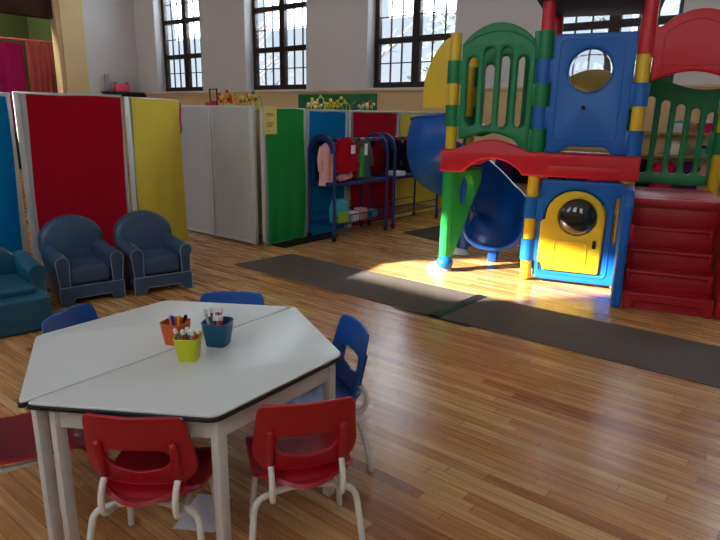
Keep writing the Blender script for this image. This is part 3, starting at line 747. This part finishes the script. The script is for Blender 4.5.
# ------------------------------------------------------------------ armchairs
def armchair(label, loc, rz, m='vinyl', W=.49, H=.635, piping=True):
    """local -y faces the sitter's front, origin at floor below the middle of the front edge"""
    t = thing('child_armchair', label, 'armchair', loc, rz)
    Dp = .55; sh = .30
    base = panel(rnd([(-W / 2, 0), (-W / 2, .15), (W / 2, .15), (W / 2, 0), (W / 2 - .075, 0), (W / 2 - .11, .055), (-W / 2 + .11, .055), (-W / 2 + .075, 0)], .008), [], .03, .005)
    box(base, (0, Dp / 2 + .01, .105), (W - .01, Dp - .03, .1), .01)
    for s in (-1, 1): box(base, (s * (W / 2 - .035), Dp - .05, .03), (.06, .06, .06), .006)
    obj('base', shift(base, (0, .016, 0)), m, t)
    obj('seat_cushion', box(BM(), (0, .22, .225), (W - .17, .42, .15), .045, 5), m, t, ang=60)
    zc = H - .20; rw = W / 2 + .0
    bo = [(-rw + .02, .15), (-rw - .015, .38)] + [(-(rw + .01) * math.cos(PI * k / 18), zc + (H - zc) * math.sin(PI * k / 18)) for k in range(19)] + [(rw + .015, .38), (rw - .02, .15)]
    bm = panel(rnd(bo, .01), [], .12, .045)
    for v in bm.verts: v.co.y += Dp - .07 + (v.co.z - .15) * .16
    obj('backrest', bm, m, t, ang=60)
    for s in (-1, 1):
        xi = s * (W / 2 - .045)
        bm = BM(); box(bm, (xi, .24, .235), (.08, .46, .21), .012, 3)
        tube(bm, [(xi + s * .006, .006, .345), (xi + s * .006, .47, .36)], .056, 18, 0)
        am = obj('arm', bm, m, t, ang=50)
        if piping:
            pb = BM(); c = (xi + s * .006, .004)
            pts = [(c[0] + .05 * math.cos(a * PI / 12), c[1], .345 + .05 * math.sin(a * PI / 12)) for a in range(0, 13)]
            tube(pb, [(xi - s * .0 + .037, .004, .155)] + pts + [(xi - .037, .004, .155)], .003, 6, 1)
            obj('piping', pb, 'piping', am)
    if piping:
        pb = BM(); tube(pb, [(-W / 2, -.002, .152), (W / 2, -.002, .152)], .003, 6, 0)
        tube(pb, [(-W / 2, -.001, .004), (-W / 2, -.001, .15)], .0025, 6, 0); tube(pb, [(W / 2, -.001, .004), (W / 2, -.001, .15)], .0025, 6, 0)
        tube(pb, [(-W / 2 + .077, -.001, .004), (-W / 2 + .11, -.001, .058), (W / 2 - .11, -.001, .058), (W / 2 - .077, -.001, .004)], .0025, 6, 0)
        obj('piping', pb, 'piping', t)
    return t
def face(l, r):
    m = ((l[0] + r[0]) / 2, (l[1] + r[1]) / 2, 0); return m, math.atan2(r[1] - l[1], r[0] - l[0])
m_, a_ = face((-4.551, 1.974), (-4.447, 2.463)); armchair('navy vinyl child armchair beside the teal one, left of the navy pair', m_, a_)
m_, a_ = face((-4.395, 2.53), (-4.27, 2.985)); armchair('navy vinyl child armchair, right of the pair, against yellow partition', m_, a_, H=.63)
# teal chair with a deep seat
tt = thing('child_armchair', 'teal vinyl armchair with deep boxy seat at the left edge', 'armchair', (-4.19, 1.42, 0), math.radians(82))
W = .64
obj('seat_block', box(BM(), (0, .20, .125), (W, .42, .24), .02, 4), 'teal', tt, ang=60)
obj('base', box(BM(), (0, .52, .14), (W + .02, .40, .27), .02, 3), 'teal', tt, ang=60)
bo = [(-W / 2 + .02, .1)] + [(-(W / 2) * math.cos(PI * k / 18) * .96, .36 + .16 * math.sin(PI * k / 18)) for k in range(19)] + [(W / 2 - .02, .1)]
bm = panel(bo, [], .14, .05); bm.transform(Matrix.Translation((0, .70, 0))); obj('backrest', bm, 'teal', tt, ang=60)
for s in (-1, 1):
    bm = BM(); box(bm, (s * (W / 2 + .0), .48, .2), (.1, .42, .38), .02, 3); tube(bm, [(s * (W / 2 + .005), .26, .345), (s * (W / 2 + .005), .72, .38)], .062, 18, 0)
    obj('arm', bm, 'teal', tt, ang=50)
obj('seat_cushion', box(BM(), (0, .36, .265), (W - .1, .5, .07), .03, 4), 'teal', tt, ang=60)

# ------------------------------------------------------------------ coat trolleys
def trolley(y0, y1, label, third=False):
    xa, xb = -4.61, -5.02; t = thing('coat_trolley', label, 'trolley', ((xa + xb) / 2, (y0 + y1) / 2, 0))
    hx = (xa - xb) / 2; hy = (y1 - y0) / 2; top = 1.26
    for y in (-hy, hy):
        pts = [(hx, .08), (hx, top - hx)] + [(hx * math.cos(PI * k / 16), top - hx + hx * math.sin(PI * k / 16)) for k in range(1, 16)] + [(-hx, top - hx), (-hx, .08)]
        bm = BM(); tube(bm, [(p[0], y, p[1]) for p in pts], .019, 10, 0)
        ring = [(p[0] * 1.0, p[1]) for p in pts[1:-1]]; inner = [(p[0] * .72, top - hx + (p[1] - top + hx) * .72) for p in ring][::-1]
        merge(bm, shift(panel(ring + inner, [], .03, .008), (0, y, 0)))
        obj('end_arch', bm, 'cart', t)
    bm = BM()
    for x in (-.1, .1): tube(bm, [(x, -hy, top - .06), (x, hy, top - .06)], .011, 8, 0)
    box(bm, (.12, 0, top - .055), (.02, 2 * hy, .05), .004); obj('top_rail', bm, 'cart', t)
    cols = ['hotpink', 'hotpink', 'green', 'yellow', 'green', 'hotpink']
    for k in range(6):
        obj('name_tag', boxm((.133, -hy + .16 + k * (2 * hy - .3) / 5, top - .05), (.006, .075, .034), .002), cols[k], t)
    obj('shelf', box(BM(), (0, 0, .69), (2 * hx, 2 * hy, .045), .008), 'cart', t)
    bm = BM()
    for z in (.2, .3):
        tube(bm, [(hx, -hy, z), (hx, hy, z)], .007, 6, 0); tube(bm, [(-hx, -hy, z), (-hx, hy, z)], .007, 6, 0)
    n = int(2 * hy / .06)
    for k in range(n + 1):
        y = -hy + 2 * hy * k / n; tube(bm, [(hx, y, .3), (hx, y, .19), (-hx, y, .19), (-hx, y, .3)], .003, 4, 0)
    obj('wire_basket', bm, 'cart', t)
    for x in (-hx, hx):
        for y in (-hy, hy):
            bm = cyl(BM(), (x - .012, y, .035), (x + .012, y, .035), .033, n=16); cyl(bm, (x, y, .05), (x, y, .1), .012, n=8); box(bm, (x, y, .065), (.04, .03, .02), .004)
            obj('caster', bm, 'black', t)
    return t
trolley(5.28, 6.33, 'navy arched coat trolley, nearer one, loaded with coats and toys')
trolley(6.50, 7.62, 'navy arched coat trolley, farther one, half hidden behind slide')

def coat(loc, rz, m, label, w=.2, l=.42, d=.09, group=None, sleeves=True, hood=False, seed=1):
    rd = random.Random(seed); ph = rd.random() * 6
    t = thing('hanging_coat', label, 'coat', loc, rz, group)
    bm = BM()
    def fn(u, v):
        a = u * 2 * PI; ww = w / 2 * (.35 + .65 * min(1, v / .18) ** .6 + .12 * v); dd = d / 2 * (.5 + .5 * min(1, v / .15))
        k = 1 + .09 * math.sin(a * 5 + ph + v * 3) + .05 * math.sin(a * 9 + v * 9)
        return Vector((ww * math.cos(a) * k, dd * math.sin(a) * k, -v * l))
    vs = grid(bm, fn, 36, 16, True); bm.faces.new([c[0] for c in vs]); bm.faces.new([c[-1] for c in vs][::-1])
    obj('body', bm, m, t, ang=60)
    if sleeves:
        for s in (-1, 1):
            obj('sleeve', tube(BM(), [(s * w * .33, 0, -.05), (s * w * .52, -.01, -.14), (s * w * .56, -.03, -.24), (s * w * .5, -.04, -.33)], lambda q: .036 - .008 * q, 10, 2), m, t)
    if hood: obj('hood', sphere(BM(), (0, -.02, -.03), .075, (1, .7, .9), 16), m, t)
    return t
ZR = 1.21
coat((-4.66, 5.56, ZR), PI / 2, 'cred', 'bright red coat hanging at the near trolley front', .36, .38, .14, hood=True, seed=1)
coat((-4.66, 5.88, ZR), PI / 2, 'grayc', 'dark grey coat hanging right of the red coat', .24, .47, .12, seed=2)
coat((-4.78, 5.33, ZR - .04), PI / 2 - .6, 'pinkl', 'pale pink coat hanging inside the near trolley arch', .16, .50, .11, seed=3)
coat((-4.93, 5.42, ZR - .02), PI / 2, 'navyc', 'black coat hanging behind the pink one at trolley end', .22, .48, .12, seed=4)
coat((-4.87, 5.55, ZR - .03), PI / 2 + .4, 'cred', 'dark red coat at the back of the near trolley', .2, .34, .1, seed=5)
coat((-4.88, 6.85, ZR), PI / 2, 'navyc', 'navy coat hanging on the farther trolley by slide', .3, .48, .14, seed=6)
coat((-4.85, 7.2, ZR), PI / 2, 'navyc', 'dark coat on the farther trolley nearest the far arch', .3, .5, .14, seed=9)
tag(obj('paper_label', box(BM(), (-4.575, 5.58, 1.10), (.004, .075, .1)), 'paper', smooth=False), 'white paper label on the red hanging coat', 'label')
tag(obj('paper_label', box(BM(), (-4.585, 5.84, 1.09), (.004, .06, .14)), 'paper', smooth=False), 'white paper label on the dark grey hanging coat', 'label')
# shelf and basket contents
t = thing('stuffed_toy', 'pale pink stuffed toy lying on near trolley shelf', 'soft toy', (-4.66, 5.5, .715))
bm = BM(); sphere(bm, (0, 0, .055), .06, (.9, 1.4, .85), 18); obj('body', bm, 'pink', t); obj('head', sphere(BM(), (.01, .1, .07), .045, n=16), 'pink', t)
for s in (-1, 1): obj('leg', tube(BM(), [(s * .03, -.05, .05), (s * .05, -.12, .03)], .02, 8, 0), 'pink', t)
def backpack(loc, rz, m, label, s=1.0):
    t = thing('backpack', label, 'backpack', loc, rz)
    obj('body', panel(rnd([(-.12 * s, 0), (-.13 * s, .2 * s), (-.09 * s, .31 * s), (.09 * s, .31 * s), (.13 * s, .2 * s), (.12 * s, 0)], .06 * s), [], .12, .04), m, t, ang=60)
    obj('pocket', shift(panel(rnd([(-.09 * s, .02), (-.09 * s, .15 * s), (.09 * s, .15 * s), (.09 * s, .02)], .03), [], .04, .015), (0, -.07, 0)), 'glime' if m == 'sky' else m, t, ang=60)
    obj('handle', tube(BM(), [(-.03, .02, .30 * s), (-.02, .02, .345 * s), (.02, .02, .345 * s), (.03, .02, .30 * s)], .006, 6, 2), 'black', t)
backpack((-4.68, 5.45, .2), PI / 2 - .15, 'sky', 'light blue backpack with green pocket in near trolley basket')
tag(obj('toy_box', box(BM(), (-4.70, 5.72, .26), (.14, .15, .12), .02, 3), 'paper'), 'white box in the near trolley basket beside backpack', 'box')
tag(obj('toy_box', box(BM(), (-4.70, 5.90, .275), (.14, .13, .15), .02, 3), 'pink'), 'pale pink box in near trolley basket', 'box')
bm = BM(); rd = random.Random(5)
for k, (yy, mm, nm) in enumerate([(6.05, 'green', 'small green lunch bag'), (6.18, 'sky', 'small blue lunch bag')]):
    tag(obj('lunch_bag', box(BM(), (-4.72, yy, .25), (.12, .1, .1), .02, 3), mm), nm + ' in the near trolley basket', 'bag')
tag(obj('shoe_box', box(BM(), (-4.68, 6.62, .745), (.2, .2, .06), .01), 'paper'), 'flat white box on the farther trolley shelf', 'box')
backpack((-4.76, 5.75, .715), PI / 2, 'cred', 'small red backpack on the near trolley shelf', .6)
coat((-4.60, 5.78, 1.12), PI / 2, 'lgreen', 'green scarf hanging below the red coat', .07, .36, .04, sleeves=False, seed=12)

# ------------------------------------------------------------------ shelves and toys behind partitions
def cabinet(c, s, label, n=3):
    t = thing('storage_shelf', label, 'shelf', (c[0], c[1], 0))
    bm = BM(); h = s[2]
    for x in (-s[0] / 2 + .01, s[0] / 2 - .01): box(bm, (x, 0, h / 2), (.02, s[1], h))
    box(bm, (0, s[1] / 2 - .01, h / 2), (s[0], .01, h)); obj('carcass', bm, 'shelf', t, smooth=False)
    for k in range(n + 1): obj('shelf_board', boxm((0, 0, .02 + (h - .03) * k / n), (s[0], s[1], .02)), 'shelf', t, smooth=False)
    return t
cabinet((-6.35, 4.95, 0), (1.6, .4, 1.53), 'wooden storage shelf behind the grey partitions')
cabinet((-5.42, 6.9, 0), (.4, 2.6, 1.5), 'wooden storage shelf behind the red and blue partitions')
def beadmaze(loc, rz, label, cols, s=1.0, base='shelf'):
    t = thing('bead_maze', label, 'toy', loc, rz)
    obj('base', box(BM(), (0, 0, .012), (.24 * s, .14 * s, .024), .005), base, t); rd = random.Random(len(label))
    for k, c in enumerate(cols):
        y = (-.05 + .1 * k / max(1, len(cols) - 1)) * s; h = (.1 + .07 * rd.random()) * s
        pts = [(-.1 * s, y, .02), (-.1 * s, y, h), (-.03 * s, y + .02, h * .5), (.02 * s, y - .02, h * 1.1), (.1 * s, y, h * .8), (.1 * s, y, .02)]
        w_ = obj('wire', tube(BM(), pts, .0045, 6, 3), c, t)
        sp2 = smoothpath(pts, 3)
        for j in range(5): obj('bead', sphere(BM(), sp2[8 + j * 5], .016 * s, n=10), cols[(k + j + 1) % len(cols)], w_)
    return t
Z1 = 1.535
beadmaze((-6.02, 4.92, Z1), .1, 'colourful bead maze toy above grey partition, right of the block frame', ['yellow', 'red', 'orange', 'yellow'], 1.35, 'red')
beadmaze((-5.66, 4.95, Z1), -.2, 'yellow wire bead toy above the grey partition nearest green panel', ['yellow', 'orange', 'lime', 'green'], 1.3, 'lime')
tf = thing('block_tower', 'dark wooden toy frame with purple block above grey partition', 'toy', (-6.38, 4.95, Z1))
bm = BM()
for x in (-.07, .07):
    box(bm, (x, 0, .13), (.014, .014, .26))
for z in (.01, .1, .25): box(bm, (0, 0, z), (.16, .014, .012))
obj('frame', bm, 'frame', tf, smooth=False); obj('block', box(BM(), (.01, 0, .06), (.1, .06, .08), .005), 'purple', tf)
tag(obj('toy_truck', box(box(BM(), (-6.25, 4.8, Z1 + .05), (.13, .08, .08), .012), (-6.18, 4.8, Z1 + .03), (.06, .08, .05), .01), 'red'), 'small red toy beside the dark toy frame above partition', 'toy')
Z2 = 1.505
beadmaze((-5.4, 5.85, Z2), 1.6, 'small bead maze on shelf above the blue cloth partition', ['lime', 'white', 'yellow'], 1.3, 'pink')
beadmaze((-5.4, 6.25, Z2), 1.4, 'yellow looped bead maze above the blue and red partitions', ['yellow', 'yellow', 'lime'], 1.5, 'blue')
beadmaze((-5.4, 6.9, Z2), 1.7, 'red and green bead maze above the red partition right end', ['red', 'lime', 'white'], 1.4, 'red')
tag(obj('toy_plane', tube(BM(), [(-5.4, 6.45, Z2 + .0), (-5.4, 6.6, Z2 + .16), (-5.38, 6.75, Z2 + .2)], .016, 8, 1), 'black'), 'dark curved toy above the red cloth partition', 'toy')
tag(obj('toy_ball', sphere(BM(), (-5.38, 6.72, Z2 + .045), .045, n=16), 'sky'), 'light blue toy ball above the red cloth partition', 'ball')
tag(obj('toy_cow', box(box(BM(), (-5.36, 7.45, Z2 + .035), (.05, .16, .05), .015), (-5.36, 7.6, Z2 + .05), (.05, .06, .05), .012), 'white'), 'white toy animal above the yellow partition by slide', 'toy')
# chalkboard on the back wall
t = thing('chalkboard', 'long green chalkboard on tan wall band beneath second and third windows', 'chalkboard', (-8.67, 9.95, 0))
obj('board', boxm((0, 0, 1.745), (2.2, .04, .36), .004), 'chalk', t); obj('chalk_tray', boxm((0, -.04, 1.56), (2.2, .06, .02), .004), 'shelf', t)

# coat hooks and shelves on the back wall to the right
def wallshelf(x0, x1, z, label):
    t = thing('wall_shelf', label, 'shelf', ((x0 + x1) / 2, 9.84, z)); obj('board', boxm((0, 0, 0), (x1 - x0, .3, .03), .004), 'shelf', t)
    for x in (x0 - (x0 + x1) / 2 + .1, x1 - (x0 + x1) / 2 - .1): obj('bracket', boxm((x, .05, -.06), (.02, .18, .1), .004), 'shelf', t)
    return t
wallshelf(-4.2, 1.6, 1.32, 'upper tan wall shelf behind the play structure')
wallshelf(-4.2, 1.6, 1.0, 'lower tan wall shelf above the hanging coats')
rd = random.Random(11)
kinds = ['paper', 'white', 'grayc', 'hotpink', 'sky', 'white', 'purple', 'paper']
for zi, zz in ((0, 1.335), (1, 1.015)):
    for k in range(9):
        x = -1.9 + k * .36
        hh_ = .1 + .07 * rd.random(); m_ = kinds[(k * 3 + zi) % 8]
        nm = {'paper': 'white', 'white': 'pale', 'grayc': 'grey', 'hotpink': 'pink', 'sky': 'light blue', 'purple': 'purple'}[m_]
        b_ = thing('storage_bin', 'small %s bin on the %s wall shelf behind the slatted panel' % (nm, ('upper', 'lower')[zi]), 'bin', (x, 9.82, zz), 0, '%s bins on the %s wall shelf' % (nm, ('upper', 'lower')[zi]))
        obj('body', shift(panel([(-.12, 0), (-.135, hh_), (.135, hh_), (.12, 0)], [], .2, .01), (0, 0, 0)), m_, b_)
        obj('contents', sphere(BM(), (0, 0, hh_), .075, (1.3, 1, .5), 12), kinds[(k + 4 + zi) % 8], b_)
cols = ['purple', 'navyc', 'hotpink', 'navyc', 'purple', 'hotpink', 'grayc', 'navyc', 'hotpink', 'purple', 'pink', 'navyc', 'hotpink', 'navyc', 'pink', 'purple', 'grayc', 'navyc']
cn = {'purple': 'purple', 'navyc': 'dark navy', 'hotpink': 'bright pink', 'grayc': 'grey', 'pink': 'pale pink'}
for k, c in enumerate(cols):
    x = -4.6 + k * .32
    coat((x, 9.86, .92), rd.uniform(-.2, .2), c, '%s coat hanging on the back wall below the shelves' % cn[c], .28, .52 + .08 * rd.random(), .2, cn[c] + ' coats on the back wall', seed=k)

# stage side: curtains, picture, sign and ledge on the left wall
def curtain(p0, p1, z0, z1, m, label, folds, seed):
    p0, p1 = Vector((*p0, 0)), Vector((*p1, 0)); d = p1 - p0; n = Vector((-d.y, d.x, 0)).normalized()
    bm = BM(); grid(bm, lambda u, v: p0 + d * (u + .04 * math.sin(u * 5) * v) + n * (.05 * math.sin(u * folds + seed + v) * (.4 + v)) + Vector((0, 0, z1 + (z0 - z1) * v - .05 * abs(math.sin(u * folds * .5)) * (1 - v))), 60, 12)
    return tag(obj('curtain', solid(bm, .01), m), label, 'curtain')
curtain((-16.9, 6.0), (-16.9, 7.13), .95, 3.16, 'cmag', 'magenta curtain hanging at the stage far left', 18, 0)
curtain((-16.75, 7.16), (-16.85, 7.86), .95, 3.2, 'csal', 'salmon pink curtain hanging beside the tan pillar', 26, 2)
tag(obj('curtain_rod', tube(BM(), [(-16.88, 5.6, 3.2), (-16.88, 7.9, 3.22)], .03, 8, 0), 'csal'), 'pink covered rod carrying the stage curtains', 'rod')
t = thing('wall_picture', 'small yellow green picture at the left edge before magenta curtain', 'picture', (-16.7, 5.98, 2.1), 0)
obj('frame', boxm((0, 0, .25), (.04, .5, .95), .01), 'frame', t); obj('print', boxm((.024, 0, .27), (.004, .42, .86)), 'glime', t, smooth=False)
tag(obj('toy_pile', sphere(BM(), (-16.55, 6.15, 1.92), .13, (1, 1.4, .8), 14), 'red'), 'red toy just above partition at far left edge', 'toy')
tag(obj('wall_ledge', boxm((X0 + .18, 9.42, 1.95), (.34, 1.25, .13), .01), 'black'), 'black ledge on the pale left wall carrying pink box', 'ledge')
t = thing('pink_box', 'small pink box on the black ledge at left wall', 'box', (X0 + .2, 9.32, 2.017))
obj('body', box(BM(), (0, 0, .11), (.14, .42, .22), .02), 'pinkbox', t)
for s in (-1, 1): obj('handle', sphere(BM(), (0, s * .17, .24), .03, (1, 2, .6), 10), 'grayc', t)
tag(obj('light_switch_box', box(BM(), (X0 + .06, 8.98, 2.24), (.1, .1, .45), .01), 'grayf'), 'grey box on left wall beside the pink box', 'box')
# small toy on the floor at the right edge
t = thing('toy_ring', 'small dark red toy on floor at right edge', 'toy', (0.03, 2.64, 0)); obj('body', sphere(BM(), (0, 0, .02), .02, (1.2, 1, .9), 14), 'chairmar', t)
